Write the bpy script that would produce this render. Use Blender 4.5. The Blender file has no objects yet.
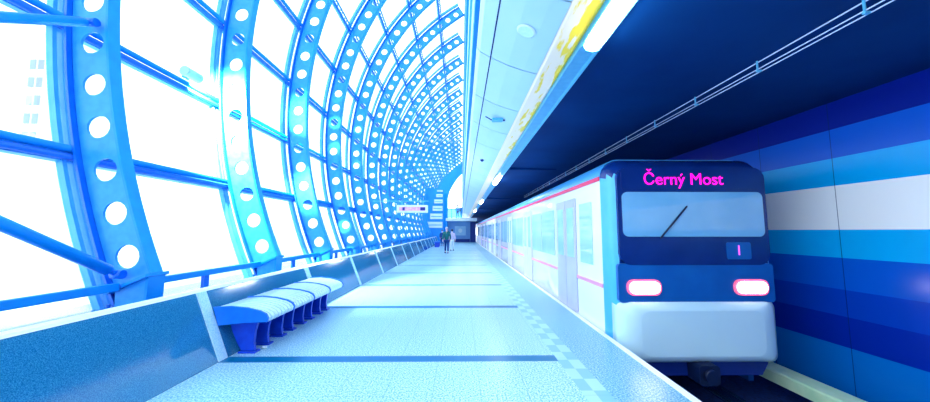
import bpy, bmesh, math, random
from mathutils import Vector, Matrix
random.seed(4)
S = bpy.context.scene
C = S.collection
PI = math.pi
sin, cos, rad = math.sin, math.cos, math.radians

# ------------------------------------------------------------------ materials
def new_mat(name):
    m = bpy.data.materials.new(name); m.use_nodes = True
    return m, m.node_tree, m.node_tree.nodes['Principled BSDF']

def mat(name, col, rough=.5, metal=0., col2=None, scale=20., detail=4., spec=.5, bump=0., coat=0., emit=None, es=0., lo=.35, hi=.65):
    m, nt, b = new_mat(name)
    b.inputs['Base Color'].default_value = (*col, 1)
    b.inputs['Roughness'].default_value = rough
    b.inputs['Metallic'].default_value = metal
    b.inputs['Specular IOR Level'].default_value = spec
    b.inputs['Coat Weight'].default_value = coat
    b.inputs['Coat Roughness'].default_value = .05
    if col2 or bump:
        tc = nt.nodes.new('ShaderNodeTexCoord')
        n = nt.nodes.new('ShaderNodeTexNoise'); n.inputs['Scale'].default_value = scale; n.inputs['Detail'].default_value = detail
        nt.links.new(tc.outputs['Object'], n.inputs['Vector'])
        if col2:
            r = nt.nodes.new('ShaderNodeValToRGB')
            r.color_ramp.elements[0].position = lo; r.color_ramp.elements[1].position = hi
            r.color_ramp.elements[0].color = (*col, 1); r.color_ramp.elements[1].color = (*col2, 1)
            nt.links.new(n.outputs['Fac'], r.inputs['Fac']); nt.links.new(r.outputs['Color'], b.inputs['Base Color'])
        if bump:
            bp = nt.nodes.new('ShaderNodeBump'); bp.inputs['Strength'].default_value = bump; bp.inputs['Distance'].default_value = .01
            nt.links.new(n.outputs['Fac'], bp.inputs['Height']); nt.links.new(bp.outputs['Normal'], b.inputs['Normal'])
    if emit:
        b.inputs['Emission Color'].default_value = (*emit, 1); b.inputs['Emission Strength'].default_value = es
    return m

M = {}
M['rib'] = mat('blue_paint', (.0, .27, .78), .4, col2=(.0, .31, .82), scale=6, spec=.3)
M['ribdark'] = mat('deep_blue_paint', (.0, .15, .70), .4, col2=(.0, .18, .75), scale=9)
M['frame'] = mat('window_frame_blue', (.06, .42, .85), .4, col2=(.09, .48, .88), scale=5)
M['web'] = mat('web_blue_paint', (.02, .31, .82), .38, col2=(.035, .36, .85), scale=9, spec=.3)
M['legblue'] = mat('bench_leg_paint', (.002, .05, .6), .35, col2=(.003, .07, .68), scale=12)
M['steel'] = mat('brushed_steel', (.7, .86, .95), .3, metal=.3, col2=(.78, .9, .97), scale=30)
M['pale'] = mat('pale_cladding', (.38, .66, .88), .45, col2=(.50, .75, .93), scale=2)
M['tile'] = mat('ceiling_tile', (.60, .78, .90), .4, col2=(.64, .81, .92), scale=1.5)
M['gap'] = mat('dark_joint', (.0, .03, .2), .8)
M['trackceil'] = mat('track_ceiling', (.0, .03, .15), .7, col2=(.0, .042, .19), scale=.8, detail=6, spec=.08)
M['white'] = mat('white_panel', (.8, .9, .95), .3, col2=(.86, .94, .97), scale=3)
M['trough'] = mat('lamp_trough', (.1, .5, .8), .35, metal=.2, col2=(.14, .56, .85), scale=12)
M['lamp'] = mat('lamp_diffuser', (1, 1, 1), .4, emit=(.93, .98, 1), es=24)
M['lens'] = mat('floodlight_lens', (.6, .8, .9), .3, emit=(.9, .97, 1), es=2.5)
M['edge'] = mat('white_edge_strip', (.85, .93, .98), .5, col2=(.92, .97, 1), scale=40)
M['strip'] = mat('joint_strip', (.4, .72, .9), .4, col2=(.7, .9, .98), scale=60)
M['pit'] = mat('dark_ballast', (.0, .018, .12), .9, col2=(.003, .05, .26), scale=30, bump=.4)
M['rail'] = mat('running_rail', (.05, .25, .6), .25, metal=.9, col2=(.08, .3, .65), scale=10)
M['cover'] = mat('third_rail_cover', (.5, .85, .55), .4, col2=(.7, .95, .65), scale=4)
M['dark'] = mat('black_blue', (.0, .008, .05), .5, col2=(.0, .012, .07), scale=8)
M['cable'] = mat('pale_cable', (.5, .6, .95), .35, col2=(.55, .66, .97), scale=20)
M['trainwhite'] = mat('train_white_paint', (.88, .93, .96), .22, col2=(.9, .95, .97), scale=.6, coat=.4)
M['trainside'] = mat('train_pale_front_paint', (.55, .82, .95), .25, col2=(.6, .85, .96), scale=1, coat=.4)
M['roofcorner'] = mat('front_corner_paint', (.06, .42, .78), .3, col2=(.08, .46, .82), scale=2)
M['roofpaint'] = mat('train_roof_blue', (.05, .34, .75), .35, col2=(.07, .38, .8), scale=1.5)
M['red'] = mat('red_stripe', (.85, .0, .06), .35, col2=(.9, .005, .09), scale=3)
M['pink'] = mat('pink_stripe', (.9, .3, .5), .35, col2=(.92, .36, .55), scale=3)
M['door'] = mat('lavender_door', (.52, .5, .88), .3, col2=(.58, .56, .92), scale=2)
M['glassblue'] = mat('train_window_glass', (.40, .70, .9), .08, col2=(.5, .76, .93), scale=1.2, coat=.6)
M['navyfront'] = mat('navy_front_paint', (.001, .018, .15), .25, col2=(.002, .025, .19), scale=2)
M['bluefront'] = mat('blue_front_paint', (.002, .09, .38), .3, col2=(.004, .12, .45), scale=2)
M['screen'] = mat('windscreen_glass', (.14, .42, .72), .06, col2=(.22, .5, .78), scale=1.2, coat=.7)
M['led'] = mat('magenta_led', (.9, .0, .5), .5, emit=(1, .0, .42), es=1.6)
M['led2'] = mat('violet_led', (.7, .1, .9), .5, emit=(.75, .1, .9), es=.9)
M['head'] = mat('headlight_lens', (1, 1, 1), .3, emit=(1, .9, .86), es=9)
M['headrim'] = mat('headlight_rim', (.8, .1, .25), .4, emit=(1, .15, .25), es=.5)
M['parka'] = mat('green_parka', (.0, .12, .14), .8, col2=(.0, .17, .18), scale=20)
M['jeans'] = mat('dark_jeans', (.0, .04, .22), .8, col2=(.0, .06, .27), scale=30)
M['skin'] = mat('skin', (.8, .55, .55), .5, col2=(.83, .58, .58), scale=10)
M['hair'] = mat('grey_hair', (.55, .6, .7), .7, col2=(.65, .7, .78), scale=60)
M['darkhair'] = mat('dark_hair', (.02, .03, .08), .7, col2=(.03, .05, .1), scale=60)
M['pinkcoat'] = mat('pale_pink_coat', (.6, .5, .8), .8, col2=(.68, .58, .85), scale=20)
M['whitecoat'] = mat('white_trousers', (.8, .88, .95), .8, col2=(.85, .92, .97), scale=20)
M['shoe'] = mat('dark_shoe', (.01, .03, .1), .5, col2=(.02, .04, .12), scale=30)
M['ground'] = mat('outdoor_paving', (.75, .88, .95), .8, col2=(.85, .94, .98), scale=.4)
M['bwall'] = mat('white_render', (.95, .96, .96), .8, col2=(.97, .98, .98), scale=.5)
M['bwin'] = mat('pale_lilac_window', (.36, .37, .42), .4, col2=(.40, .41, .45), scale=2)
M['endblue'] = mat('portal_blue', (.01, .32, .85), .5, col2=(.015, .36, .9), scale=1)
M['recess'] = mat('recess_wall', (.16, .38, .72), .4, col2=(.2, .44, .78), scale=1.2)
M['deepnavy'] = mat('deep_navy', (.0, .02, .22), .5, col2=(.0, .03, .26), scale=1)

def glass_mat(name, tint=(.97, .99, 1), refl=.5):
    m = bpy.data.materials.new(name); m.use_nodes = True
    nt = m.node_tree; nt.nodes.clear()
    o = nt.nodes.new('ShaderNodeOutputMaterial'); mx = nt.nodes.new('ShaderNodeMixShader')
    t = nt.nodes.new('ShaderNodeBsdfTransparent'); t.inputs[0].default_value = (*tint, 1)
    g = nt.nodes.new('ShaderNodeBsdfGlossy'); g.inputs['Roughness'].default_value = .05
    fr = nt.nodes.new('ShaderNodeFresnel'); fr.inputs[0].default_value = 1.45
    mu = nt.nodes.new('ShaderNodeMath'); mu.operation = 'MULTIPLY'; mu.inputs[1].default_value = refl
    nt.links.new(fr.outputs[0], mu.inputs[0]); nt.links.new(mu.outputs[0], mx.inputs[0])
    nt.links.new(t.outputs[0], mx.inputs[1]); nt.links.new(g.outputs[0], mx.inputs[2]); nt.links.new(mx.outputs[0], o.inputs[0])
    return m
M['glass'] = glass_mat('window_glass')
M['railglass'] = glass_mat('balustrade_glass', (.35, .72, .95), .8)

def math_n(nt, op, a, b=None, c=None):
    n = nt.nodes.new('ShaderNodeMath'); n.operation = op
    for i, v in enumerate((a, b, c)):
        if v is None: continue
        if isinstance(v, (int, float)): n.inputs[i].default_value = v
        else: nt.links.new(v, n.inputs[i])
    return n.outputs[0]
def mixc(nt, f, a, b):
    n = nt.nodes.new('ShaderNodeMix'); n.data_type = 'RGBA'
    nt.links.new(f, n.inputs[0])
    for i, v in ((6, a), (7, b)):
        if isinstance(v, tuple): n.inputs[i].default_value = (*v, 1)
        else: nt.links.new(v, n.inputs[i])
    return n.outputs[2]
MOD = 2.67; Y0 = 4.05

def granite(nt, scale, c1, c2, c3):
    tc = nt.nodes.new('ShaderNodeTexCoord')
    n = nt.nodes.new('ShaderNodeTexNoise'); n.inputs['Scale'].default_value = scale; n.inputs['Detail'].default_value = 3
    nt.links.new(tc.outputs['Object'], n.inputs['Vector'])
    r = nt.nodes.new('ShaderNodeValToRGB')
    e = r.color_ramp.elements; e[0].position = .36; e[0].color = (*c1, 1); e[1].position = .62; e[1].color = (*c3, 1)
    k = e.new(.48); k.color = (*c2, 1)
    nt.links.new(n.outputs['Fac'], r.inputs['Fac'])
    return tc, r.outputs['Color']

def floor_mat():
    m, nt, b = new_mat('platform_granite')
    tc, g = granite(nt, 62, (.05, .36, .56), (.32, .62, .76), (.72, .88, .93))
    _, g2 = granite(nt, 62, (.03, .24, .42), (.14, .42, .58), (.48, .70, .80))
    sx = nt.nodes.new('ShaderNodeSeparateXYZ'); nt.links.new(tc.outputs['Object'], sx.inputs[0])
    X, Y = sx.outputs[0], sx.outputs[1]
    # dark cross bands
    ph = math_n(nt, 'FRACT', math_n(nt, 'DIVIDE', math_n(nt, 'SUBTRACT', Y, Y0 - .09 - MOD * 10), MOD))
    band = math_n(nt, 'LESS_THAN', ph, .18 / MOD)
    inx = math_n(nt, 'LESS_THAN', X, 1.13)
    band = math_n(nt, 'MULTIPLY', band, inx)
    # slab joints
    jx = math_n(nt, 'LESS_THAN', math_n(nt, 'FRACT', math_n(nt, 'DIVIDE', math_n(nt, 'ADD', X, 30.08), .445)), .014)
    jy = math_n(nt, 'LESS_THAN', math_n(nt, 'FRACT', math_n(nt, 'DIVIDE', math_n(nt, 'SUBTRACT', Y, Y0 - MOD * 10), MOD / 3)), .007)
    j = math_n(nt, 'MAXIMUM', jx, jy)
    # edge zone of darker slabs and staggered guiding blocks
    ez = math_n(nt, 'GREATER_THAN', X, 1.38)
    gz = math_n(nt, 'GREATER_THAN', X, 1.13)
    chk = nt.nodes.new('ShaderNodeTexChecker'); chk.inputs['Scale'].default_value = 4.0
    nt.links.new(tc.outputs['Object'], chk.inputs['Vector'])
    chk.inputs['Color1'].default_value = (.24, .52, .74, 1); chk.inputs['Color2'].default_value = (.42, .69, .84, 1)
    c = mixc(nt, gz, g, mixc(nt, ez, chk.outputs[0], g2))
    c = mixc(nt, math_n(nt, 'MULTIPLY', j, .55), c, (.1, .35, .6))
    c = mixc(nt, band, c, mixc(nt, math_n(nt, 'MULTIPLY', ph, 1.0), (.0, .16, .34), (.0, .19, .38)))
    nt.links.new(c, b.inputs['Base Color'])
    b.inputs['Roughness'].default_value = .32
    b.inputs['Specular IOR Level'].default_value = .45
    return m
M['floor'] = floor_mat()

def plinth_mat():
    m, nt, b = new_mat('polished_blue_granite')
    tc, g = granite(nt, 150, (.006, .13, .29), (.015, .19, .37), (.04, .28, .48))
    nt.links.new(g, b.inputs['Base Color']); b.inputs['Roughness'].default_value = .11
    b.inputs['Specular IOR Level'].default_value = .9
    return m
M['plinth'] = plinth_mat()

def lamp_glow_mat():  # lamp's yellow reflection painted in, fading along the strip; weak glow added
    m, nt, b = new_mat('cream_painted_lamp_glow')
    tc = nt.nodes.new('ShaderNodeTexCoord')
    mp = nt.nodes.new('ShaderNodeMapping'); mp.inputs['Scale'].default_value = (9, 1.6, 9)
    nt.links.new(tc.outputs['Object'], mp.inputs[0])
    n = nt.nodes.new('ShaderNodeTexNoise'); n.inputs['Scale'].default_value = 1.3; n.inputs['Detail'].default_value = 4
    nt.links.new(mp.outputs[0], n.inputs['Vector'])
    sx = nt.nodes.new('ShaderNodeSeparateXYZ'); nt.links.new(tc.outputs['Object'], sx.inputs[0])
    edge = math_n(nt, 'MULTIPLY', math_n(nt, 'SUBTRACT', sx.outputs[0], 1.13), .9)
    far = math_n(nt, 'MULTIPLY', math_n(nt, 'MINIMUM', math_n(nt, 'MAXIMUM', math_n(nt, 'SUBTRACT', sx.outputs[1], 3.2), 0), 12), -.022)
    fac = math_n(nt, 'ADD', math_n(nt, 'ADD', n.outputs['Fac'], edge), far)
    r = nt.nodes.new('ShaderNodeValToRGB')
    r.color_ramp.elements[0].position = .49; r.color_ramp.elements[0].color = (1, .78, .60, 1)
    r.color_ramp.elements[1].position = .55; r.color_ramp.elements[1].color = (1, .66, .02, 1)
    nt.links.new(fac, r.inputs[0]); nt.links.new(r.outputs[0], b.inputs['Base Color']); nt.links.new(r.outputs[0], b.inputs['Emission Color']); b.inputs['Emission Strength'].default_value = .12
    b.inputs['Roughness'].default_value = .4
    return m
M['yellow'] = lamp_glow_mat()

def wall_mat():
    m, nt, b = new_mat('banded_track_wall')
    tc = nt.nodes.new('ShaderNodeTexCoord')
    sx = nt.nodes.new('ShaderNodeSeparateXYZ'); nt.links.new(tc.outputs['Object'], sx.inputs[0])
    z = math_n(nt, 'DIVIDE', math_n(nt, 'ADD', sx.outputs[2], 1.2), 6.0)
    r = nt.nodes.new('ShaderNodeValToRGB'); r.color_ramp.interpolation = 'CONSTANT'
    cols = [(-1.2, (.0, .16, .62)), (-.13, (.0, .022, .38)), (.28, (.0, .05, .5)), (.66, (.0, .10, .62)), (1.12, (.0, .42, .88)),
            (1.5, (.95, .96, .97)), (2.13, (.0, .40, .88)), (2.53, (.0, .10, .62)), (2.95, (.0, .012, .26)), (3.45, (.0, .005, .1))]
    e = r.color_ramp.elements
    while len(e) < len(cols): e.new(.5)
    for k, (h, c) in enumerate(cols): e[k].position = max(0, (h + 1.2) / 6)
    for k, (h, c) in enumerate(cols): e[k].color = (*c, 1)
    nt.links.new(z, r.inputs[0])
    j = math_n(nt, 'LESS_THAN', math_n(nt, 'FRACT', math_n(nt, 'DIVIDE', math_n(nt, 'SUBTRACT', sx.outputs[1], 4.66 - 1.14 * 20), 1.14)), .009)
    c = mixc(nt, math_n(nt, 'MULTIPLY', j, .8), r.outputs[0], (.0, .02, .12))
    nt.links.new(c, b.inputs['Base Color']); b.inputs['Roughness'].default_value = .22
    b.inputs['Specular IOR Level'].default_value = .3
    return m
M['trackwall'] = wall_mat()

# ------------------------------------------------------------------ helpers
def link(name, me, m, parent=None, smooth=False):
    o = bpy.data.objects.new(name, me); C.objects.link(o)
    ms = m if isinstance(m, (list, tuple)) else [m]
    for x in ms: me.materials.append(M[x] if isinstance(x, str) else x)
    if smooth:
        for p in me.polygons: p.use_smooth = True
    if parent: o.parent = parent
    return o
def build(name, bm, m, parent=None, smooth=False, normals=True):
    if normals: bmesh.ops.recalc_face_normals(bm, faces=bm.faces)
    me = bpy.data.meshes.new(name); bm.to_mesh(me); bm.free()
    return link(name, me, m, parent, smooth)
def empty(name, loc, label, cat, group=None, rz=0):
    o = bpy.data.objects.new(name, None); C.objects.link(o); o.location = loc; o.rotation_euler = (0, 0, rz)
    o.empty_display_size = .2
    o['label'] = label; o['category'] = cat
    if group: o['group'] = group
    return o
def tag(o, label, cat, group=None, kind=None):
    o['label'] = label; o['category'] = cat
    if group: o['group'] = group
    if kind: o['kind'] = kind
    return o
def struct(o, label=None):
    o['kind'] = 'structure'
    if label: o['label'] = label
    return o
def box(bm, x0, x1, y0, y1, z0, z1, mi=0, bev=0):
    vs = [bm.verts.new((x, y, z)) for x in (x0, x1) for y in (y0, y1) for z in (z0, z1)]
    fs = [(0, 1, 3, 2), (4, 6, 7, 5), (0, 4, 5, 1), (2, 3, 7, 6), (0, 2, 6, 4), (1, 5, 7, 3)]
    out = [bm.faces.new([vs[i] for i in f]) for f in fs]
    for f in out: f.material_index = mi
    if bev:
        es = list({e for f in out for e in f.edges})
        bmesh.ops.bevel(bm, geom=es, offset=bev, segments=2, affect='EDGES', profile=.5)
    return vs
def prism(bm, pts, axis, a, b, mi=0):
    """pts: 2-D outline; axis 1 -> outline in XZ extruded along Y; axis 0 -> outline in YZ along X; axis 2 -> outline in XY along Z"""
    def P(u, v, w): return {1: (u, w, v), 0: (w, u, v), 2: (u, v, w)}[axis]
    A = [bm.verts.new(P(u, v, a)) for u, v in pts]; B = [bm.verts.new(P(u, v, b)) for u, v in pts]
    n = len(pts)
    fs = [bm.faces.new(A), bm.faces.new(B[::-1])] + [bm.faces.new((A[i], B[i], B[(i + 1) % n], A[(i + 1) % n])) for i in range(n)]
    for f in fs: f.material_index = mi
def tube(bm, p, q, r, n=10, cap=True, r2=None):
    p, q = Vector(p), Vector(q); d = (q - p); L = d.length
    if L < 1e-6: return
    z = d / L; x = z.orthogonal().normalized(); y = z.cross(x)
    r2 = r if r2 is None else r2
    A = [bm.verts.new(p + (x * cos(2 * PI * i / n) + y * sin(2 * PI * i / n)) * r) for i in range(n)]
    B = [bm.verts.new(q + (x * cos(2 * PI * i / n) + y * sin(2 * PI * i / n)) * r2) for i in range(n)]
    for i in range(n):
        f = bm.faces.new((A[i], A[(i + 1) % n], B[(i + 1) % n], B[i])); f.smooth = True
    if cap: bm.faces.new(A[::-1]); bm.faces.new(B)
def copy_tree(o, parent=None):
    c = o.copy(); C.objects.link(c)
    if parent: c.parent = parent
    for ch in o.children: copy_tree(ch, c)
    return c
YN, YF = -7.0, 60.0          # extent of the hall along the platform

# ------------------------------------------------------------------ floor, plinth, edge
bm = bmesh.new(); box(bm, -2.78, 2.04, YN, YF, -.25, 0)
struct(build('floor', bm, 'floor'))
bm = bmesh.new(); box(bm, 2.04, 2.12, YN, YF, -.25, .004)
tag(build('platform_edge_strip', bm, 'edge'), 'long white strip along the platform edge beside the train', 'edge strip')
bm = bmesh.new(); prism(bm, [(2.04, -.25), (2.04, -1.05), (1.7, -1.05), (1.7, -.25)], 1, YN, YF)
struct(build('wall_platform_face', bm, 'dark'))
bm = bmesh.new(); box(bm, 1.7, 5.5, YN, 70, -1.25, -1.05)
struct(build('floor_trackbed', bm, 'pit'))

# sloping granite plinth between platform and glass
def wx(z): return -2.79 - .31 * z / .78
bm = bmesh.new()
prism(bm, [(-2.79, 0), (-3.10, .765), (-3.13, .78), (-3.22, .78), (-3.22, .60), (-4.6, .60), (-4.6, -.25), (-2.79, -.25)], 1, YN, YF)
struct(build('wall_plinth', bm, 'plinth'))
bm = bmesh.new(); prism(bm, [(-3.10, .772), (-3.125, .793), (-3.23, .793), (-3.23, .781), (-3.12, .781)], 1, YN, YF)
struct(build('trim_1', bm, 'edge'))
jn = []
for k in range(-3, 21):
    y = Y0 + MOD * k
    bm = bmesh.new(); prism(bm, [(-2.775, .002), (-3.085, .775), (-3.11, .775), (-2.80, .002)], 1, y - .07, y + .07)
    o = build('joint_strip', bm, 'strip'); jn.append(o)
    if k <= -1: o['kind'] = 'structure'; o.name = 'trim_%d' % (3 + k + 2)
    else:
        nm = ['nearest, before the bench', 'second, behind the bench end', 'third, first past the bench', 'fourth from the camera']
        tag(o, 'pale stone strip across the granite plinth, ' + nm[k] if k < 4 else 'narrow pale stone strip on the distant part of the granite plinth', 'stone strip',
            'distant stone strips on the plinth' if k >= 4 else 'stone strips on the plinth')

# ------------------------------------------------------------------ arch ribs
CX, CZ = 5.53, 5.05
RH, RI, RO, RG = 10.27, 10.02, 10.54, 10.71
HR = .142; A0, DA = -22.05, 3.1; AEND = 57.7
def pol(R, a, y=0.): a = rad(a); return Vector((CX - R * cos(a), y, CZ + R * sin(a)))
FOOT = pol(RH, -25.6); FZ = .60
ORG = Vector((FOOT.x, 0, FZ))
def arc_box(bm, R0, R1, y0, y1, a0, a1, n, off=Vector((0, 0, 0))):
    prev = None
    for i in range(n + 1):
        a = a0 + (a1 - a0) * i / n
        q = [bm.verts.new(pol(R, a, y) - off) for R, y in ((R0, y0), (R1, y0), (R1, y1), (R0, y1))]
        if prev:
            for j in range(4): bm.faces.new((prev[j], prev[(j + 1) % 4], q[(j + 1) % 4], q[j]))
        else: bm.faces.new(q[::-1])
        prev = q
    bm.faces.new(prev)
def web_bm():
    bm = bmesh.new(); N = 16; t = .014
    ri, ro = RI + .015, RO - .015
    def flat(R, a): return {s: bm.verts.new(pol(R, a, s * t) - ORG) for s in (-1, 1)}
    nh = 26
    for h in range(nh):
        a = A0 + DA * h; c = pol(RH, a)
        ring = []
        for i in range(N):
            th = 2 * PI * i / N + PI / N * 0
            u, v = cos(th), sin(th)          # u radial, v along arc
            k = 1 / max(abs(u), abs(v))
            su, sv = u * k, v * k
            R = RH + su * ((ro - ri) / 2); aa = a + sv * DA / 2
            rr, ta = HR * u, HR * v
            er = Vector((-cos(rad(a)), 0, sin(rad(a)))); et = Vector((sin(rad(a)), 0, cos(rad(a))))
            p = c + er * rr + et * ta
            o = flat(R, aa); q = {s: bm.verts.new(p + Vector((0, s * t, 0)) - ORG) for s in (-1, 1)}
            ring.append((o, q))
        for i in range(N):
            (o1, q1), (o2, q2) = ring[i], ring[(i + 1) % N]
            bm.faces.new((o1[-1], o2[-1], q2[-1], q1[-1])); bm.faces.new((o1[1], q1[1], q2[1], o2[1]))
            bm.faces.new((q1[-1], q2[-1], q2[1], q1[1]))
    for a, a2, b in ((-26.2, -24.95, A0 - DA / 2), (A0 + DA * (nh - .5), A0 + DA * (nh - .5), AEND)):
        for s in (-1, 1):
            f = [bm.verts.new(pol(R, x, s * t) - ORG) for R, x in ((ri, a), (ro, a2), (ro, b), (ri, b))]
            if a < -20:
                f[0].co = Vector((.07, s * t, .02))
            bm.faces.new(f)
    bmesh.ops.remove_doubles(bm, verts=bm.verts, dist=.0015)
    return bm
def make_rib():
    r = empty('arch_rib', ORG, '', 'arch rib')
    build('web', web_bm(), 'web', r)
    bm = bmesh.new(); arc_box(bm, RI - .012, RI + .018, -.075, .075, -23.8, AEND, 60, ORG); build('inner_flange', bm, 'rib', r)
    bm = bmesh.new(); arc_box(bm, RO - .018, RO + .012, -.075, .075, -24.9, AEND, 60, ORG); build('outer_flange', bm, 'ribdark', r)
    bm = bmesh.new(); f = FOOT.x - ORG.x
    box(bm, f - .34, f + .16, -.14, .14, 0, .025); build('base_plate', bm, 'rib', r)
    bm = bmesh.new()
    prism(bm, [(f - .26, .025), (f + .06, .025), (f + .08, .34), (f + .07, .38), (f - .27, .24)], 1, -.105, -.085)
    prism(bm, [(f - .26, .025), (f + .06, .025), (f + .08, .34), (f + .07, .38), (f - .27, .24)], 1, .085, .105)
    build('shoe_plate', bm, 'web', r)
    bm = bmesh.new()
    prism(bm, [(f - .36, .20), (f + .11, .41), (f + .115, .375), (f - .355, .165)], 1, -.15, .15)
    prism(bm, [(f + .065, .025), (f + .095, .025), (f + .105, .40), (f + .075, .40)], 1, -.11, .11)
    build('stiffener', bm, 'rib', r)
    bm = bmesh.new()
    for sx, sy in ((-1, -1), (-1, 1), (1, -1), (1, 1)): tube(bm, (f - .09 + sx * .22, sy * .125, .02), (f - .09 + sx * .22, sy * .125, .06), .018, 6)
    build('anchor_bolt', bm, 'ribdark', r)['kind'] = 'stuff'
    return r
rib0 = make_rib()
ordw = ['nearest', 'second', 'third', 'fourth', 'fifth', 'sixth', 'seventh', 'eighth']
for k in range(-1, 21):
    o = rib0 if k == -1 else copy_tree(rib0)
    y = Y0 + MOD * k
    o.location = (ORG.x, y, ORG.z)
    if k == -1: o['label'] = 'blue perforated steel arch rib beyond the left edge of the photo'
    elif k == 0: o['label'] = 'large blue steel arch rib with round holes where the diagonal braces meet, nearest the camera'
    elif k < 8: o['label'] = 'blue steel arch rib with round holes, %s from the camera' % ordw[k]
    else: o['label'] = 'distant blue perforated arch rib near the far end of the glazed vault'
    o['group'] = 'steel arch ribs of the vault' if k < 8 else 'distant arch ribs of the vault'

# glazing bays
bays = [(Y0 + MOD * k, Y0 + MOD * (k + 1)) for k in range(-4, 21)]
AN = [-14.2 + 9.3 * i for i in range(8)]
for i, (y0, y1) in enumerate(bays):
    bm = bmesh.new(); prev = None
    for j in range(45):
        a = -27.6 + (AEND + .6 + 27.6) * j / 44
        q = [bm.verts.new(pol(RG, a, y)) for y in (y0 + .001, y1 - .001)]
        if prev: bm.faces.new((prev[0], prev[1], q[1], q[0]))
        prev = q
    g = struct(build('window_%d' % (i + 1), bm, 'glass', smooth=True))
    bm = bmesh.new()
    arc_box(bm, RG - .05, RG + .03, y0 - .0, y0 + .045, -27.6, AEND, 44)
    arc_box(bm, RG - .05, RG + .03, y0 - .10, y0 - .055, -27.6, AEND, 44)
    for a in [-27.3] + AN:
        arc_box(bm, RG - .045, RG + .03, y0 + .0, y1, a - .16, a + .16, 1)
        arc_box(bm, RG - .045, RG + .03, y0 + .0, y1, a - .50, a - .38, 1)
    build('window_frame', bm, 'frame', g)

# purlins
for i, a in enumerate(AN):
    names = ['lowest', 'second lowest', 'third lowest', 'fourth lowest', 'fourth highest', 'third highest', 'second highest', 'highest']
    lattice = a > 15
    ends = (YN, YF - .1)
    lab = 'blue twin tube purlin running through the arch ribs, %s of the row' % names[i] if not lattice else 'blue latticed purlin running through the arch ribs, %s of the row' % names[i]
    t = empty('purlin', pol(RH, a, ends[0]), lab, 'purlin', 'purlins of the glass vault')
    O = pol(RH, a, ends[0])
    rs = (RO + .06, RO + .085)
    if lattice: rs = (RO + .045, RO + .10)
    for R, rr in zip(rs, (.045, .04)):
        bm = bmesh.new(); tube(bm, pol(R, a + (.26 if R < RO + .075 else -.26), ends[0]) - O, pol(R, a + (.26 if R < RO + .075 else -.26), ends[1]) - O, rr if not lattice else .028, 10)
        build('tube', bm, 'rib' if R < RO + .075 else 'ribdark', t)
    if lattice:
        bm = bmesh.new(); y = ends[0]; st = .22; s = 0
        while y < ends[1] - st:
            tube(bm, pol(rs[s], a + (.26 if s == 0 else -.26), y) - O, pol(rs[1 - s], a + (.26 if s == 1 else -.26), y + st) - O, .014, 5, False); y += st; s = 1 - s
        build('lattice', bm, 'frame', t)
    else:
        pass

# ridge beam
bm = bmesh.new(); zt = pol(RI, AEND).z
box(bm, .165, .199, YN, YF, zt - .8, zt + .45)
struct(build('ridge_beam', bm, 'rib'))

# diagonal braces in the first bay
def brace(p, q, r, lab):
    p, q = Vector(p), Vector(q)
    t = empty('diagonal_brace', p, lab, 'brace', 'diagonal braces')
    bm = bmesh.new(); d = (q - p).normalized()
    tube(bm, d * .12, (q - p) - d * .12, r, 14); build('tube', bm, 'rib', t)
    for e in ((0, 1), (1, -1)):
        bm = bmesh.new(); b = (q - p) * e[0]
        tube(bm, b - d * .02 * e[1], b + d * .16 * e[1], r * .55, 8)
        tube(bm, b + Vector((-.06, 0, 0)), b + Vector((.06, 0, 0)), .05, 10)
        build('clevis', bm, 'ribdark', t)
ya, yb = Y0 - MOD, Y0
brace((-4.60, 3.95, 4.09), (-4.29, 1.5, 2.62), .055, 'thick blue steel tube brace at upper left, nearly level, ending at the nearest rib')
brace((-3.97, 3.93, 1.0), (-4.24, 1.5, 2.44), .06, 'thick blue diagonal tube brace running down to the foot of the nearest rib')

# handrail behind the plinth
for k in range(-2, 20):
    y0, y1 = Y0 + MOD * k + .17, Y0 + MOD * (k + 1) - .17
    if k < 3: lab = ['flat blue handrail behind the plinth left of the photo', 'flat blue handrail behind the plinth left of the nearest rib', 'flat blue handrail on a short post between nearest and second rib', 'flat blue handrail on a short post between second and third rib', 'flat blue handrail between third and fourth rib'][k + 2]
    else: lab = 'short blue handrail bar between two distant ribs'
    t = empty('handrail', (-3.93, y0, .60), lab, 'handrail', 'handrails' if k < 3 else 'distant handrails')
    bm = bmesh.new(); L = y1 - y0
    box(bm, -.025, .045, 0, L, .22, .31, bev=.01); build('rail_bar', bm, 'rib', t)
    bm = bmesh.new(); box(bm, -.02, .03, L * .42 - .05, L * .42 + .05, 0, .22); build('post', bm, 'ribdark', t)

# floodlight on the second purlin
fp = pol(10.36, -4.3, 5.72); fp.z += .0
t = empty('floodlight', fp, 'small pale cylindrical floodlight mounted on the blue purlin between nearest and second rib', 'floodlight')
bm = bmesh.new()
tube(bm, (0, -.17, .0), (0, .15, 0), .085, 24, False); tube(bm, (0, .15, 0), (0, -.16, 0), .075, 24, False)
tube(bm, (0, -.17, 0), (0, -.165, 0), .085, 24)
build('housing', bm, 'pale', t)
bm = bmesh.new(); tube(bm, (0, .10, 0), (0, .11, 0), .075, 20); build('lens', bm, 'lens', t)
bm = bmesh.new(); box(bm, -.16, -.06, -.03, .03, -.05, -.02); box(bm, -.09, -.06, -.02, .02, -.09, .0); build('bracket', bm, 'trough', t)

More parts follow.
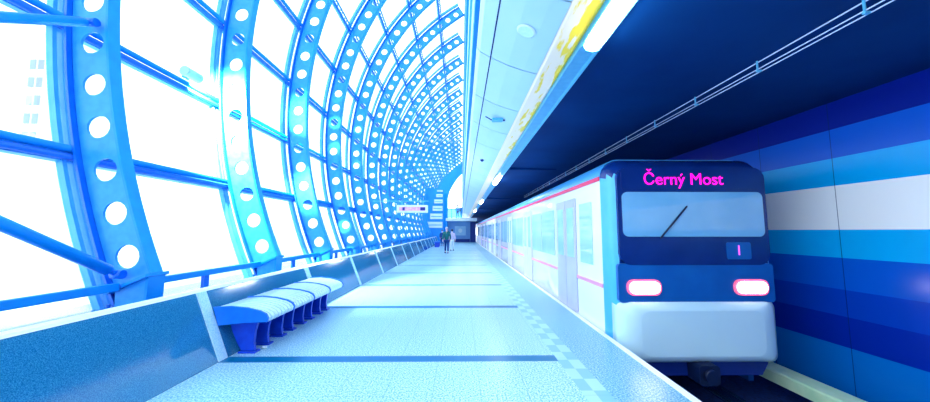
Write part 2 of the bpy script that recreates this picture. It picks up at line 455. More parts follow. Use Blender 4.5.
# ------------------------------------------------------------------ right side: upper wall, ceiling, lamps
bm = bmesh.new(); box(bm, .2, .38, YN, YF, 4.0, zt + .5)
struct(build('wall_upper', bm, 'pale'))
for n, (z0, z1, x0, m_) in enumerate(((3.90, 4.10, .15, 'rib'), (4.35, 4.40, .17, 'frame'), (5.6, 5.68, .16, 'frame'), (7.4, 7.6, .14, 'rib'), (10.4, 10.45, .17, 'frame'))):
    bm = bmesh.new(); box(bm, x0, .2, YN, YF, z0, z1); struct(build('trim_%d' % (10 + n), bm, m_))
cp = [(.20, 3.86), (.24, 3.80), (.37, 3.725), (.38, 3.72), (.60, 3.615), (.80, 3.545), (.97, 3.50)]
bm = bmesh.new()
def ceil_strip(pts, y0, y1):
    n = len(pts)
    lo = [[bm.verts.new((x, y, z)) for x, z in pts] for y in (y0, y1)]
    hi = [[bm.verts.new((x, y, z + .02)) for x, z in pts] for y in (y0, y1)]
    for i in range(n - 1):
        bm.faces.new((lo[0][i], lo[0][i + 1], lo[1][i + 1], lo[1][i])); bm.faces.new((hi[0][i], hi[1][i], hi[1][i + 1], hi[0][i + 1]))
        for s in (0, 1): bm.faces.new((lo[s][i], hi[s][i], hi[s][i + 1], lo[s][i + 1]))
    for i in (0, n - 1): bm.faces.new((lo[0][i], lo[1][i], hi[1][i], hi[0][i]))
y = Y0 - MOD * 4
while y < YF:
    ceil_strip(cp[:3], y + .012, y + MOD / 2 - .012); ceil_strip([(.388, 3.716)] + cp[4:], y + .012, y + MOD / 2 - .012)
    y += MOD / 2
struct(build('ceiling', bm, 'tile'))
bm = bmesh.new(); prism(bm, [(x, z + .025) for x, z in cp[:-1]] + [(.95, 3.53), (.955, 3.61), (1.55, 3.61), (1.55, 4.0), (.2, 4.0)], 1, YN, YF)
struct(build('ceiling_backing', bm, 'gap'))
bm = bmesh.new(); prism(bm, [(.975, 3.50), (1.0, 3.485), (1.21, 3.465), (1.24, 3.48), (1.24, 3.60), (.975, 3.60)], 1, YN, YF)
tag(build('reflector_strip', bm, 'yellow'), 'long cream strip with painted yellow lamp glow between the pale ceiling panels and lamp channel', 'reflector')
bm = bmesh.new(); prism(bm, [(1.245, 3.50), (1.255, 3.43), (1.27, 3.43), (1.28, 3.47), (1.46, 3.47), (1.49, 3.455), (1.505, 3.455), (1.52, 3.6), (1.245, 3.6)], 1, YN, YF)
tag(build('lamp_channel', bm, 'trough'), 'light blue metal lamp channel running along the ceiling above the platform edge', 'lamp channel')
lamps = [(-1.2, 3.28, 'long white fluorescent lamp at top of the photo, nearest in the ceiling channel'), (11.9, 13.4, 'small bright lamp in the ceiling channel, second from the camera'),
         (21.4, 22.9, 'bright lamp far along the ceiling channel, third from the camera'), (31, 33, 'bright lamp farthest along the ceiling channel')]
for y0, y1, lab in lamps:
    t = empty('ceiling_lamp', (1.375, y0, 3.46), lab, 'lamp', 'lamps in the ceiling channel')
    L = y1 - y0; bm = bmesh.new()
    pts = [(-.085, .0), (-.085, -.04), (-.06, -.075), (0, -.09), (.06, -.075), (.085, -.04), (.085, 0)]
    prism(bm, pts, 1, .0, L - .05); prism(bm, [(x * .8, z * .75) for x, z in pts], 1, L - .05, L)
    build('diffuser', bm, 'lamp', t)
    bm = bmesh.new(); prism(bm, [(x * 1.08, z * 1.06 - .0) for x, z in pts], 1, L, L + .02); build('end_cap', bm, 'trough', t)

# small ceiling things
t = empty('downlight', (.68, 3.27, 3.583), 'round flush disc in the nearest ceiling panel above the platform', 'ceiling disc')
bm = bmesh.new(); n = 28
for r0, r1, h in ((.085, .105, -.012),):
    A = [bm.verts.new((r0 * cos(2 * PI * i / n), r0 * sin(2 * PI * i / n), h)) for i in range(n)]
    B = [bm.verts.new((r1 * cos(2 * PI * i / n), r1 * sin(2 * PI * i / n), h + .010)) for i in range(n)]
    for i in range(n): bm.faces.new((A[i], A[(i + 1) % n], B[(i + 1) % n], B[i]))
build('rim', bm, 'white', t).rotation_euler = (0, rad(22), 0)
bm = bmesh.new(); tube(bm, (0, 0, -.010), (0, 0, .01), .086, 28); d_ = build('disc', bm, 'steel', t); d_.rotation_euler = (0, rad(22), 0)
t = empty('ceiling_sensor', (.67, 5.93, 3.57), 'small rectangular sensor hanging from the second full ceiling panel', 'sensor')
bm = bmesh.new(); box(bm, -.10, .10, -.07, .07, -.05, 0, bev=.012); build('housing', bm, 'trough', t)
bm = bmesh.new(); tube(bm, (-.1, 0, -.03), (-.22, .0, .04), .01, 6); build('stub_arm', bm, 'gap', t)
bm = bmesh.new(); tube(bm, (.1, 0, -.03), (.14, 0, -.03), .02, 8); build('lens', bm, 'gap', t)
t = empty('smoke_detector', (.62, 9.6, 3.6), 'small dark smoke detector on the distant pale ceiling', 'detector')
bm = bmesh.new(); tube(bm, (0, 0, .0), (0, 0, -.04), .06, 16, r2=.045); build('housing', bm, 'gap', t)
bm = bmesh.new(); tube(bm, (0, 0, -.04), (0, 0, -.06), .02, 12); build('sensor_head', bm, 'gap', t)

# ceiling over the tracks, track wall
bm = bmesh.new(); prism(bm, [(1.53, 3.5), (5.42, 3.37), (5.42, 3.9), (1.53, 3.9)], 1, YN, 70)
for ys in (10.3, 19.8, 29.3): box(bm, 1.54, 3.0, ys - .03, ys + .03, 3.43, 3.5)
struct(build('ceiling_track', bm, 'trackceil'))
bm = bmesh.new(); box(bm, 5.4, 5.6, YN, 70, -1.2, 3.9)
struct(build('wall_right', bm, 'trackwall'))
bm = bmesh.new(); box(bm, 1.7, 5.6, 69, 69.2, -1.2, 3.9); struct(build('wall_tunnel_end', bm, 'dark'))
bm = bmesh.new(); box(bm, .2, 5.6, YN - .2, YN, -1.2, 3.9); struct(build('wall_back_light_block', bm, 'deepnavy'))  # unseen wall added behind the camera to keep the track side dark

# cable run on the track ceiling
t = empty('cable_run', (3.37, 0, 3.434), 'thin pale cables on small brackets under the dark track ceiling', 'cables')
for dx, dz, r in ((0, -.012, .007), (-.005, -.092, .006), (.03, -.115, .006)):
    bm = bmesh.new(); tube(bm, (dx, -2, dz), (dx + .1, 18, dz), r, 6); build('cable', bm, 'cable', t)
for k in range(-2, 15):
    bm = bmesh.new(); y = 2.57 + 1.01 * k; dx = .005 * y
    box(bm, dx - .006, dx + .006, y - .008, y + .008, -.12, .004); box(bm, dx - .012, dx + .036, y - .014, y + .014, -.124, -.104)
    build('bracket', bm, 'trough', t)

# rails
for x, lab in ((2.62, 'steel running rail hidden below the platform edge, nearer rail'), (4.02, 'steel running rail in front of the train, rail nearer the far wall')):
    bm = bmesh.new(); prism(bm, [(x - .07, -1.05), (x + .07, -1.05), (x + .07, -1.03), (x + .012, -1.01), (x + .012, -.94), (x + .035, -.93), (x + .035, -.90), (x - .035, -.90), (x - .035, -.93), (x - .012, -.94), (x - .012, -1.01), (x - .07, -1.03)], 1, YN, 58)
    tag(build('running_rail', bm, 'rail'), lab, 'rail', 'running rails')
t = empty('third_rail', (4.85, 0, -1.05), 'pale green covered third rail beside the banded track wall', 'third rail')
bm = bmesh.new(); prism(bm, [(-.14, .28), (-.14, .43), (-.12, .45), (.12, .47), (.14, .45), (.14, .36), (.12, .36), (.12, .43), (-.12, .41), (-.12, .28)], 1, YN, 58); build('cover', bm, 'cover', t)
bm = bmesh.new(); box(bm, -.04, .04, YN, 58, .26, .34); build('conductor', bm, 'rail', t)
for k in range(0, 5):
    bm = bmesh.new(); y = 1.5 + 2.4 * k; box(bm, -.03, .12, y, y + .06, 0, .26); box(bm, .1, .14, y, y + .06, 0, .40); build('support', bm, 'dark', t)
t = empty('rail_clamp', (3.55, 4.0, -1.05), 'small bright rail fitting on the track bed in front of the train', 'track fitting')
bm = bmesh.new(); box(bm, -.08, .4, -.12, .12, 0, .03, bev=.008); build('base_plate', bm, 'rail', t)
for x in (.02, .3):
    bm = bmesh.new()
    for i in range(8):
        a, b = PI * i / 8, PI * (i + 1) / 8
        tube(bm, (x, .05 * cos(a), .03 + .09 * sin(a)), (x, .05 * cos(b), .03 + .09 * sin(b)), .014, 6)
    build('clip', bm, 'cable', t)

# ------------------------------------------------------------------ bench
def bench(y0, L, n, lab):
    t = empty('platform_bench', (-2.67, y0, 0), lab, 'bench')
    sl = L / n
    prof = [(-.30, .575), (-.10, .585), (.10, .565), (.24, .53), (.31, .495), (.34, .455), (.335, .42)]
    for k in range(n):
        bm = bmesh.new(); ns = 8; w = sl / ns
        for s in range(ns):
            a, b = k * sl + s * w + .009, k * sl + (s + 1) * w - .009
            pts = prof + [(x - .02 if x > .25 else x, z - .022) for x, z in prof[::-1]]
            prism(bm, pts, 1, a, b)
        build('slatted_seat', bm, 'steel', t)
        bm = bmesh.new(); prism(bm, [(-.28, .545), (-.1, .555), (.1, .535), (.20, .50), (.24, .46), (.05, .42), (-.22, .385)], 1, k * sl + .015, (k + 1) * sl - .015)
        build('seat_tray', bm, 'ribdark', t)
    for k in range(n + 1):
        bm = bmesh.new(); y = k * sl
        pts = [(-.31, .588), (-.10, .598), (.10, .578), (.25, .543), (.325, .505), (.352, .455), (.34, .41), (.05, .40), (-.24, .37)]
        prism(bm, pts, 1, y - .014, y + .014)
        build('divider', bm, 'ribdark', t)
    for k in range(n):
        for q in (.27, .73):
            y = (k + q) * sl
            bm = bmesh.new()
            pr = [(-.24, .40), (-.19, .25), (-.13, .12), (-.07, .025), (.09, .025), (.075, .12), (.085, .25), (.12, .41)]
            prism(bm, [(x + .02, z) for x, z in pr], 1, y - .022, y + .022)
            lg = build('leg', bm, 'legblue', t)
            bm = bmesh.new(); box(bm, -.09 + .02, .14, y - .06, y + .06, .0, .022, bev=.005); build('foot_plate', bm, 'legblue', lg)
    return t
bench(4.12, 2.55, 4, 'blue slatted metal bench with four seats and dark blue plate legs against the granite plinth')
t = empty('crumpled_paper', (-2.52, 4.42, 0), 'small white crumpled scrap lying by the nearest bench leg', 'litter')
bm = bmesh.new(); bmesh.ops.create_icosphere(bm, subdivisions=2, radius=.03)
for v in bm.verts: v.co *= random.uniform(.7, 1.2); v.co.z = max(v.co.z * .6 + .016, 0)
build('paper', bm, 'whitecoat', t)

# ------------------------------------------------------------------ train
TX0, TX1, TYF = 2.16, 4.50, 4.72
TC = (TX0 + TX1) / 2
train = empty('metro_train', (TC, TYF, -.9), 'white metro train with red stripe, headlights on, arriving along the platform edge', 'train')
def tl(x, y, z): return (x - TC, y - TYF, z + .9)
def section(hw, z0, z1, rt=.28, rb=.08):
    pts = []
    for cx, cz, r, a0 in ((hw - rt, z1 - rt, rt, 0), (-hw + rt, z1 - rt, rt, 90), (-hw + rb, z0 + rb, rb, 180), (hw - rb, z0 + rb, rb, 270)):
        for i in range(7):
            a = rad(a0 + 15 * i); pts.append((cx + r * cos(a), cz + r * sin(a)))
    return pts
def loft(bm, secs, mi=0, cap=(True, True)):
    rings = []
    for y, pts in secs: rings.append([bm.verts.new((x, y, z)) for x, z in pts])
    n = len(rings[0])
    for a, b in zip(rings, rings[1:]):
        for i in range(n):
            f = bm.faces.new((a[i], a[(i + 1) % n], b[(i + 1) % n], b[i])); f.smooth = True; f.material_index = mi
    if cap[0]: bm.faces.new(rings[0][::-1])
    if cap[1]: bm.faces.new(rings[-1])
HW = (TX1 - TX0) / 2
Z0, Z1 = -.35 + .9, 2.60 + .9      # body bottom and roof in train-local z
CARL = 15.6
for c in range(3):
    ys = c * (CARL + .55)
    bm = bmesh.new()
    if c == 0:
        loft(bm, [(.02, section(HW - .10, Z0 + .10, Z1 - .16, .30, .12)), (.06, section(HW - .05, Z0 + .05, Z1 - .10, .30, .12)), (.16, section(HW - .015, Z0 + .01, Z1 - .04)), (.35, section(HW, Z0, Z1)), (CARL, section(HW, Z0, Z1))])
    else: loft(bm, [(ys, section(HW, Z0, Z1)), (ys + CARL, section(HW, Z0, Z1))])
    bmesh.ops.recalc_face_normals(bm, faces=bm.faces)
    if c == 0:
        for f in bm.faces:
            m_ = f.calc_center_median()
            if m_.y < .33: f.material_index = 1 if (m_.z > .9 + .52 and abs(m_.x) < HW - .12) or m_.z > .9 + 2.3 else 2
    body = build('car_body', bm, ['trainwhite', 'navyfront', 'roofcorner'], train)
    # roof skin
    bm = bmesh.new(); sec = [(x * 1.003, z + .012) for x, z in section(HW, Z0, Z1)[:14]]
    ring = []
    y0_ = ys + (.35 if c == 0 else 0)
    pts = sec + [(x * .98, z - .01) for x, z in sec[::-1]]
    prism(bm, pts, 1, y0_, ys + CARL); build('roof', bm, 'roofpaint', body)
    bm = bmesh.new(); box(bm, -.6, .6, ys + 2.5, ys + 5, Z1, Z1 + .12, bev=.03); box(bm, -.6, .6, ys + 9.5, ys + 12, Z1, Z1 + .12, bev=.03); build('roof_unit', bm, 'trainside', body)
    for s in (-1, 1):
        X = s * (HW + .004); d = s * .012
        xa, xb = sorted((X, X + d))
        bm = bmesh.new(); box(bm, xa, xb, y0_, ys + CARL, 2.28 + .9, 2.345 + .9); build('red_stripe', bm, 'red', body)
        bm = bmesh.new(); box(bm, xa, xb, y0_, ys + CARL, .64 + .9, .70 + .9); build('pink_stripe', bm, 'pink', body)
        nd = 4; pitch = CARL / nd
        for k in range(nd):
            yd = ys + pitch * (k + .5) + (.1 if c == 0 else 0)
            xa2, xb2 = sorted((X, X + s * .02))
            bm = bmesh.new()
            for e in (-1, 1):
                ya_, yb_ = sorted((yd + e * .012, yd + e * .60))
                box(bm, xa2, xb2, ya_, yb_, .02 + .9, 2.12 + .9, 0, bev=.006)
                ya_, yb_ = sorted((yd + e * .12, yd + e * .50))
                xa3, xb3 = sorted((X + s * .02, X + s * .026))
                box(bm, xa3, xb3, ya_, yb_, 1.0 + .9, 1.95 + .9, 1)
            build('door', bm, ['door', 'glassblue'], body)
            # windows between doors
            for w0, w1 in ((yd + .85, yd + .85 + 1.15), (yd + 2.0 + .08, min(yd + 3.2, ys + CARL - .2))):
                if w1 - w0 < .3: continue
                bm = bmesh.new(); box(bm, xa, xb, w0, w1, .95 + .9, 1.98 + .9, 0, bev=.004); build('window', bm, 'glassblue', body)
            if k == 0:
                bm = bmesh.new(); box(bm, xa, xb, yd - 1.35, yd - .8, .95 + .9, 1.98 + .9, 0, bev=.004); build('window', bm, 'glassblue', body)
        # side skirt
        bm = bmesh.new(); xs, xe = sorted((s * (HW - .1), s * (HW - .02))); box(bm, xs, xe, ys + .5, ys + CARL - .3, .12 + .0, Z0 + .02); build('side_skirt', bm, 'bluefront', body)
    if c < 2:
        bm = bmesh.new(); loft(bm, [(ys + CARL - .02, section(HW - .2, Z0 + .1, Z1 - .2)), (ys + CARL + .57, section(HW - .2, Z0 + .1, Z1 - .2))]); build('gangway', bm, 'dark', train)
    for yb in (ys + 2.2, ys + CARL - 2.4):
        bm = bmesh.new(); box(bm, -.85, .85, yb - .9, yb + .9, .25, .5, bev=.03); bg = build('bogie', bm, 'dark', train)
        for yy in (yb - .6, yb + .6):
            for xx in (-.70, .70):
                bm = bmesh.new(); tube(bm, (xx - .06, yy, .30), (xx + .06, yy, .30), .29, 24); build('wheel', bm, 'rail', bg)
# front details (train-local, front plane y about 0)
def rr(x0, x1, z0, z1, r=.08, n=5):
    out = []
    for cx, cz, a0 in ((x1 - r, z1 - r, 0), (x0 + r, z1 - r, 90), (x0 + r, z0 + r, 180), (x1 - r, z0 + r, 270)):
        for i in range(n + 1): a = rad(a0 + 90 * i / n); out.append((cx + r * cos(a), cz + r * sin(a)))
    return out
fz = lambda z: z + .9
bm = bmesh.new(); prism(bm, rr(-HW + .09, HW - .09, fz(1.02), fz(2.42), .16), 1, -.02, .10); mask = build('front_mask', bm, 'navyfront', train)
bm = bmesh.new(); prism(bm, rr(-HW + .15, HW - .15, fz(1.42), fz(2.06), .08), 1, -.032, -.019); build('windscreen', bm, 'screen', train)
bm = bmesh.new(); prism(bm, rr(-HW + .15, HW - .15, fz(2.10), fz(2.38), .05), 1, -.032, -.019); build('display_window', bm, 'navyfront', train)
bm = bmesh.new(); prism(bm, rr(-HW + .06, HW - .06, fz(.50), fz(1.04), .05), 1, -.012, .10); build('front_panel', bm, 'bluefront', train)
bm = bmesh.new()
loft(bm, [(-.10, section(HW - .32, fz(-.20), fz(.40), .12, .12)), (-.06, section(HW - .16, fz(-.27), fz(.48), .14, .12)), (.02, section(HW - .06, fz(-.32), fz(.53), .12, .1)), (.14, section(HW - .02, fz(-.34), fz(.56), .1, .1))])
build('bumper', bm, 'trainside', train)
bm = bmesh.new(); prism(bm, rr(-.14, .14, fz(-.56), fz(-.30), .05), 1, -.16, .1); tube(bm, (0, -.16, fz(-.43)), (0, -.22, fz(-.43)), .09, 16); build('coupler', bm, 'dark', train)
bm = bmesh.new(); prism(bm, [(-HW + .12, fz(-.30)), (HW - .12, fz(-.30)), (HW - .25, fz(-.52)), (-HW + .25, fz(-.52))], 1, .08, .16); build('front_apron', bm, 'deepnavy', train)
for s in (-1, 1):
    cx = s * .76; w = .24
    tilt = -.05
    bm = bmesh.new(); prism(bm, rr(cx - w, cx + w, fz(.60), fz(.82), .09), 1, -.045, -.01); hl = build('headlight', bm, 'headrim', train)
    bm = bmesh.new(); prism(bm, rr(cx - w + .03, cx + w - .03, fz(.63), fz(.79), .075), 1, -.06, -.044); build('lens', bm, 'head', hl)
def text(body, x, z, size, m, parent, name):
    cu = bpy.data.curves.new(name, 'FONT'); cu.body = body; cu.size = size; cu.extrude = .002; cu.align_x = 'CENTER'; cu.align_y = 'CENTER'
    cu.offset = 0
    o = bpy.data.objects.new(name, cu); 
    dg = bpy.context.evaluated_depsgraph_get()
    C.objects.link(o); dg = bpy.context.evaluated_depsgraph_get()
    me = bpy.data.meshes.new_from_object(o.evaluated_get(dg)); bpy.data.objects.remove(o)
    me.transform(Matrix.Rotation(PI / 2, 4, 'X')); me.transform(Matrix.Translation((x, -.036, z)))
    me.materials.clear()
    return link(name, me, m, parent)
text('Černý Most', -.12, fz(2.24), .24, 'led', train, 'destination_text')
text('1', .62, fz(1.22), .20, 'led2', train, 'route_number')
bm = bmesh.new(); prism(bm, rr(.45, .80, fz(1.10), fz(1.34), .03), 1, -.030, -.019); build('number_window', bm, 'bluefront', train)
# wiper
bm = bmesh.new(); tube(bm, (-.5, -.05, fz(1.40)), (-.1, -.05, fz(1.85)), .012, 6); build('wiper', bm, 'dark', train)

# ------------------------------------------------------------------ far end
bm = bmesh.new()
YE = YF
def wallpiece(pts): prism(bm, pts, 1, YE, YE + .25)
top = [(pol(RG, a).x, pol(RG, a).z) for a in range(-27, 61, 4)]
ul = [p for p in top if p[0] < -2.4]
wallpiece([(-2.4, -.25)] + [(-4.1, -.25)] + ul + [(-2.4, ul[-1][1])])
# piece above the curved opening
ov = [(-2.4, 7.4), (-2.1, 8.7), (-1.4, 10.0), (-.6, 11.2), (.2, 12.0)]
wallpiece(ov + [(.2, 14.3), (-2.4, ul[-1][1])])
struct(build('wall_far', bm, 'endblue'))
YE = 45.0
bm = bmesh.new(); box(bm, -1.95, 2.0, YE, YE + .25, -.25, 2.9); struct(build('wall_far_recess', bm, 'recess'))
bm = bmesh.new(); box(bm, -1.9, 1.2, YE - .12, YE - .01, 0, .42); box(bm, 1.25, 2.0, YE - .15, YE, 0, 2.75); struct(build('wall_far_dark_bay', bm, 'deepnavy'))
bm = bmesh.new(); box(bm, -2.4, -1.8, YE - .3, YE, 0, 6.6); struct(build('wall_pillar', bm, 'rib'))
# balcony
t = empty('balcony', (-1.9, 41.5, 2.78), 'white balcony with blue glass balustrade across the far end of the platform', 'balcony')
bm = bmesh.new(); box(bm, 0, 3.9, 0, 3.4, 0, .34); build('slab', bm, 'white', t)
bm = bmesh.new(); box(bm, .05, 2.05, .06, .09, .36, 1.45); build('balustrade_glass', bm, 'railglass', t)
bm = bmesh.new(); box(bm, .0, 2.07, .03, .12, 1.45, 1.55); build('top_rail', bm, 'rib', t)
for k in range(4):
    bm = bmesh.new(); box(bm, .05 + k * .63, .12 + k * .63, .03, .12, .34, 1.45); build('baluster', bm, 'rib', t)
bm = bmesh.new(); box(bm, .0, .12, .1, .3, -2.78, 0); build('column', bm, 'endblue', t)
# poster and boxes under the balcony
t = empty('wall_poster', (-.1, YE - .02, 1.4), 'pale square poster on the wall under the far balcony', 'poster')
bm = bmesh.new(); box(bm, -.75, .75, -.03, 0, -.5, .75); build('board', bm, 'pale', t)
bm = bmesh.new(); tube(bm, (0, -.05, .15), (0, -.03, .15), .28, 20); build('round_mark', bm, 'white', t)
# white louvre boxes stacked at the left of the far end
hs = [(1.0, .75, 1.9), (2.1, .7, 1.55), (3.15, .62, 1.25), (4.1, .5, 1.05), (4.9, .38, .8), (5.6, .2, .7)]
labs = ['widest and lowest', 'second lowest', 'third lowest', 'third highest', 'second highest', 'smallest and topmost']
for (z, h, w), lb in zip(hs, labs):
    t = empty('wall_panel', (-2.35, 42.0, z + .9), 'white horizontal panel on the blue wall at the far end, %s of the stack' % lb, 'panel', 'white panels at the far end')
    bm = bmesh.new(); box(bm, -w, 0, -.2, 0, 0, h, bev=.02); build('casing', bm, 'white', t)
    bm = bmesh.new(); box(bm, -w + .1, -.1, -.22, -.2, h * .4, h * .55); build('dark_line', bm, 'trough', t)
bm = bmesh.new(); box(bm, -4.6, -2.2, 42.02, 42.3, 0, 7.0); struct(build('wall_stair_tower', bm, 'endblue'))
# hanging sign
t = empty('hanging_display', (-2.15, 14.6, 2.3), 'white framed display with pink lettering hanging over the left side of the platform', 'information display')
bm = bmesh.new(); box(bm, -.68, .68, -.10, .10, 0, .34, bev=.03); build('housing', bm, 'white', t)
bm = bmesh.new(); box(bm, -.58, .58, -.106, -.10, .08, .26); build('screen', bm, mat('display_screen', (.7, .25, .5), .4, col2=(.8, .5, .7), scale=9, emit=(1, .4, .7), es=.1), t)
bm = bmesh.new(); box(bm, .36, .58, -.112, -.106, .10, .24); box(bm, -.42, -.32, -.112, -.106, .10, .24); build('dark_segment', bm, 'deepnavy', t)
bm = bmesh.new(); box(bm, -1.75, .7, -.02, .02, .50, .54); box(bm, -.5, -.44, -.03, .03, .34, .5); box(bm, .44, .5, -.03, .03, .34, .5); build('support_arm', bm, 'frame', t)

# ------------------------------------------------------------------ people
def skin_body(name, joints, edges, m, parent, sub=1):
    me = bpy.data.meshes.new(name)
    ks = list(joints); me.from_pydata([joints[k][0] for k in ks], [(ks.index(a), ks.index(b)) for a, b in edges], [])
    o = link(name, me, m, parent)
    md = o.modifiers.new('skin', 'SKIN'); md.use_smooth_shade = True
    for i, k in enumerate(ks):
        r = joints[k][1]; r = (r, r) if not isinstance(r, tuple) else r
        me.skin_vertices[0].data[i].radius = r; me.skin_vertices[0].data[i].use_root = (i == 0)
    s = o.modifiers.new('sub', 'SUBSURF'); s.levels = sub; s.render_levels = sub
    dg = bpy.context.evaluated_depsgraph_get(); me2 = bpy.data.meshes.new_from_object(o.evaluated_get(dg))
    o.modifiers.clear(); o.data = me2
    for p in me2.polygons: p.use_smooth = True
    return o
def person(loc, rz, H, lab, coat, legs, hair, stride=.22, bag=False, group=None):
    k = H / 1.75
    t = empty('person', loc, lab, 'person', group, rz)
    V = lambda x, y, z: (x * k, y * k, z * k)
    J = {'pel': (V(0, 0, .95), .13 * k), 'wai': (V(0, 0, 1.10), .11 * k), 'che': (V(0, -.01, 1.30), (.15 * k, .11 * k)), 'nek': (V(0, 0, 1.47), .055 * k),
         'hd1': (V(0, -.01, 1.56), .07 * k), 'hd2': (V(0, -.015, 1.64), .083 * k), 'hd3': (V(0, -.005, 1.71), .065 * k)}
    E = [('pel', 'wai'), ('wai', 'che'), ('che', 'nek'), ('nek', 'hd1'), ('hd1', 'hd2'), ('hd2', 'hd3')]
    for s, n in ((-1, 'l'), (1, 'r')):
        st = stride * s
        J.update({'hp' + n: (V(.09 * s, 0, .88), .085 * k), 'kn' + n: (V(.095 * s, -st * .55 - .02, .49), .058 * k), 'an' + n: (V(.10 * s, -st, .09), .042 * k),
                  'to' + n: (V(.11 * s, -st - .13, .035), .035 * k),
                  'sh' + n: (V(.18 * s, 0, 1.41), .062 * k), 'el' + n: (V(.235 * s, .03 + st * .4, 1.13), .045 * k), 'wr' + n: (V(.245 * s, -.04 + st * .9, .88), .03 * k),
                  'pa' + n: (V(.245 * s, -.06 + st * 1.0, .82), (.03 * k, .02 * k))})
        E += [('pel', 'hp' + n), ('hp' + n, 'kn' + n), ('kn' + n, 'an' + n), ('an' + n, 'to' + n), ('che', 'sh' + n), ('sh' + n, 'el' + n), ('el' + n, 'wr' + n), ('wr' + n, 'pa' + n)]
        for f in range(5):
            dy = (-.035 + .018 * f); ln = (.05, .075, .082, .075, .058)[f]
            J['f%d%s' % (f, n)] = (V(.245 * s - .01 * s, -.06 + st + dy * 1.2 - (.02 if f == 0 else 0), .80 - ln * .55), .009 * k)
            J['g%d%s' % (f, n)] = (V(.235 * s - .012 * s, -.06 + st + dy * 1.3 - (.03 if f == 0 else 0), .80 - ln), .008 * k)
            E += [('pa' + n, 'f%d%s' % (f, n)), ('f%d%s' % (f, n), 'g%d%s' % (f, n))]
    skin_body('body', J, E, 'skin', t)
    # coat and trousers
    K = {'che': (V(0, -.005, 1.28), (.19 * k, .15 * k)), 'top': (V(0, 0, 1.43), (.12 * k, .09 * k)), 'wai': (V(0, 0, 1.08), (.165 * k, .14 * k)), 'hem': (V(0, 0, .82), (.19 * k, .15 * k))}
    KE = [('che', 'top'), ('che', 'wai'), ('wai', 'hem')]
    for s, n in ((-1, 'l'), (1, 'r')):
        st = stride * s
        K.update({'s' + n: (V(.19 * s, 0, 1.39), .082 * k), 'e' + n: (V(.245 * s, .03 + st * .4, 1.13), .066 * k), 'w' + n: (V(.25 * s, -.035 + st * .85, .90), .05 * k)})
        KE += [('che', 's' + n), ('s' + n, 'e' + n), ('e' + n, 'w' + n)]
    skin_body('coat', K, KE, coat, t)
    T = {'p': (V(0, 0, .92), (.15 * k, .12 * k))}; TE = []
    for s, n in ((-1, 'l'), (1, 'r')):
        st = stride * s
        T.update({'h' + n: (V(.09 * s, 0, .84), .105 * k), 'k' + n: (V(.095 * s, -st * .55 - .02, .49), .075 * k), 'a' + n: (V(.10 * s, -st, .11), .058 * k)})
        TE += [('p', 'h' + n), ('h' + n, 'k' + n), ('k' + n, 'a' + n)]
    skin_body('trousers', T, TE, legs, t)
    for s in (-1, 1):
        bm = bmesh.new(); bmesh.ops.create_uvsphere(bm, u_segments=12, v_segments=8, radius=1)
        for v in bm.verts: v.co = Vector((v.co.x * .055 * k, v.co.y * .14 * k, max(v.co.z, -.5) * .05 * k)) + Vector(V(.10 * s, -stride * s - .05, .026))
        build('shoe', bm, 'shoe', t, True)
    bm = bmesh.new(); bmesh.ops.create_uvsphere(bm, u_segments=16, v_segments=10, radius=1)
    bmesh.ops.delete(bm, geom=[v for v in bm.verts if v.co.z < -.1 and v.co.y < .1], context='VERTS')
    for v in bm.verts: v.co = Vector((v.co.x * .095 * k, (v.co.y * .105 + .012) * k, (v.co.z * .105 + 1.675) * k))
    build('hair', bm, hair, t, True)
    bm = bmesh.new(); tube(bm, V(0, -.08, 1.655), V(0, -.115, 1.615), .010 * k, 6, r2=.018 * k); build('nose', bm, 'skin', t)
    for s in (-1, 1):
        bm = bmesh.new(); bmesh.ops.create_uvsphere(bm, u_segments=8, v_segments=6, radius=.012 * k, matrix=Matrix.Translation(V(.032 * s, -.085, 1.655))); build('eye', bm, 'darkhair', t)
    bm = bmesh.new(); box(bm, -.025 * k, .025 * k, -.093 * k, -.075 * k, 1.578 * k, 1.588 * k); build('mouth', bm, 'pinkcoat', t)
    if bag:
        bm = bmesh.new(); box(bm, .22 * k, .36 * k, -.14 * k, .16 * k, .45 * k, .80 * k, bev=.02)
        o = build('carried_bag', bm, 'legblue', None); o.location = loc; o.rotation_euler = (0, 0, rz)
        tag(o, 'dark blue bag carried by the walking person in a green parka', 'bag')
    return t
person((-.98, 22.8, 0), 0, 1.76, 'person in a dark green parka and blue jeans walking down the platform', 'parka', 'jeans', 'hair')
person((-.68, 25.5, 0), PI, 1.62, 'person in a pale pink coat and white trousers walking behind the green parka', 'pinkcoat', 'whitecoat', 'darkhair', stride=-.15)
person((-.45, 41.95, 3.12), PI, 1.72, 'person in a white coat standing at the balcony rail at the far end', 'whitecoat', 'jeans', 'darkhair', stride=.03)
person((-.02, 42.6, 3.12), .3, 1.66, 'person in a green jacket standing at the right of the balcony', 'parka', 'whitecoat', 'hair', stride=.03)
person((-1.9, 33.5, 0), .4, 1.6, 'small distant person in dark clothes standing by the left plinth', 'jeans', 'jeans', 'darkhair', stride=.05)
# far bench with dark seat beside plinth
t = empty('far_bench', (-2.2, 31, 0), 'small dark bench standing near the far end of the plinth', 'bench')
bm = bmesh.new(); box(bm, -.3, .2, 0, 1.6, .42, .5, bev=.02); build('seat', bm, 'ribdark', t)
for y in (.1, 1.45):
    bm = bmesh.new(); box(bm, -.25, .15, y - .03, y + .03, 0, .42); build('leg', bm, 'legblue', t)

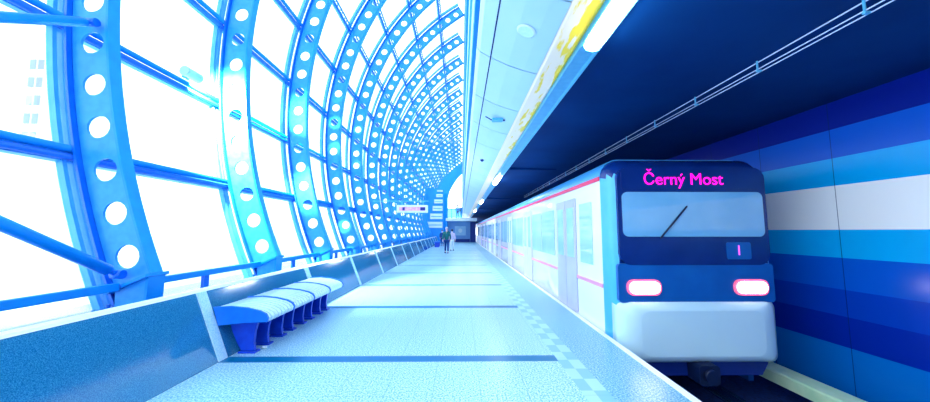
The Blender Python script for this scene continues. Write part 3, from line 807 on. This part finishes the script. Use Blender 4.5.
# ------------------------------------------------------------------ outdoors
bm = bmesh.new(); box(bm, -140, -4.0, -60, 160, -.6, -.3)
struct(build('ground', bm, 'ground'))
t = empty('apartment_building', (-82, 66, -.3), 'very pale tall building with paired small windows outside the leftmost glass', 'building')
bm = bmesh.new(); box(bm, -12, 9, -6, 6, 0, 39); build('wall', bm, 'bwall', t)
bm = bmesh.new(); box(bm, -12.4, 9.3, -6.4, 6.4, 39, 39.6); build('roof', bm, 'bwall', t)
for fl in range(5):
    for xx in (1.6, 3.1):
        bm = bmesh.new(); box(bm, xx - fl * .0, xx + 1.1, -6.06, -5.98, 18 + fl * 3.45, 19.9 + fl * 3.45); build('window', bm, 'bwin', t)

# ------------------------------------------------------------------ light
w = bpy.data.worlds.new('sky'); S.world = w; w.use_nodes = True
bg = w.node_tree.nodes['Background']; bg.inputs[0].default_value = (.80, .93, 1, 1); bg.inputs[1].default_value = 2.6
def area(name, loc, rot, sx, sy, e, col):
    l = bpy.data.lights.new(name, 'AREA'); l.shape = 'RECTANGLE'; l.size = sx; l.size_y = sy; l.energy = e; l.color = col
    o = bpy.data.objects.new(name, l); C.objects.link(o); o.location = loc; o.rotation_euler = rot; return o
sp = bpy.data.lights.new('rib_glare_spot', 'SPOT'); sp.energy = 3200; sp.spot_size = rad(140); sp.spot_blend = .8; sp.shadow_soft_size = .07; sp.color = (.85, .95, 1)  # strong beam added to whiten the ribs, standing in for lens bloom
so = bpy.data.objects.new('rib_glare_spot', sp); C.objects.link(so); so.location = fp + Vector((0, .17, 0)); so.rotation_euler = (rad(60), 0, rad(-2))

cam = bpy.data.cameras.new('camera'); co = bpy.data.objects.new('camera', cam); C.objects.link(co); S.camera = co
cam.sensor_width = 36; cam.lens = 330 / 930 * 36; cam.clip_end = 500
co.location = (0, 0, 1.5)
pitch = math.atan(30 / 330); yaw = math.atan(4 / math.hypot(330, 30))
co.rotation_euler = (PI / 2 + pitch, 0, -yaw)
S.view_settings.view_transform = 'Standard'; S.view_settings.look = 'None'; S.view_settings.exposure = .55; S.view_settings.gamma = 1
S.cycles.max_bounces = 8; S.cycles.diffuse_bounces = 4; S.cycles.glossy_bounces = 3; S.cycles.transparent_max_bounces = 12
S.cycles.sample_clamp_indirect = 6
S.cycles.use_denoising = True
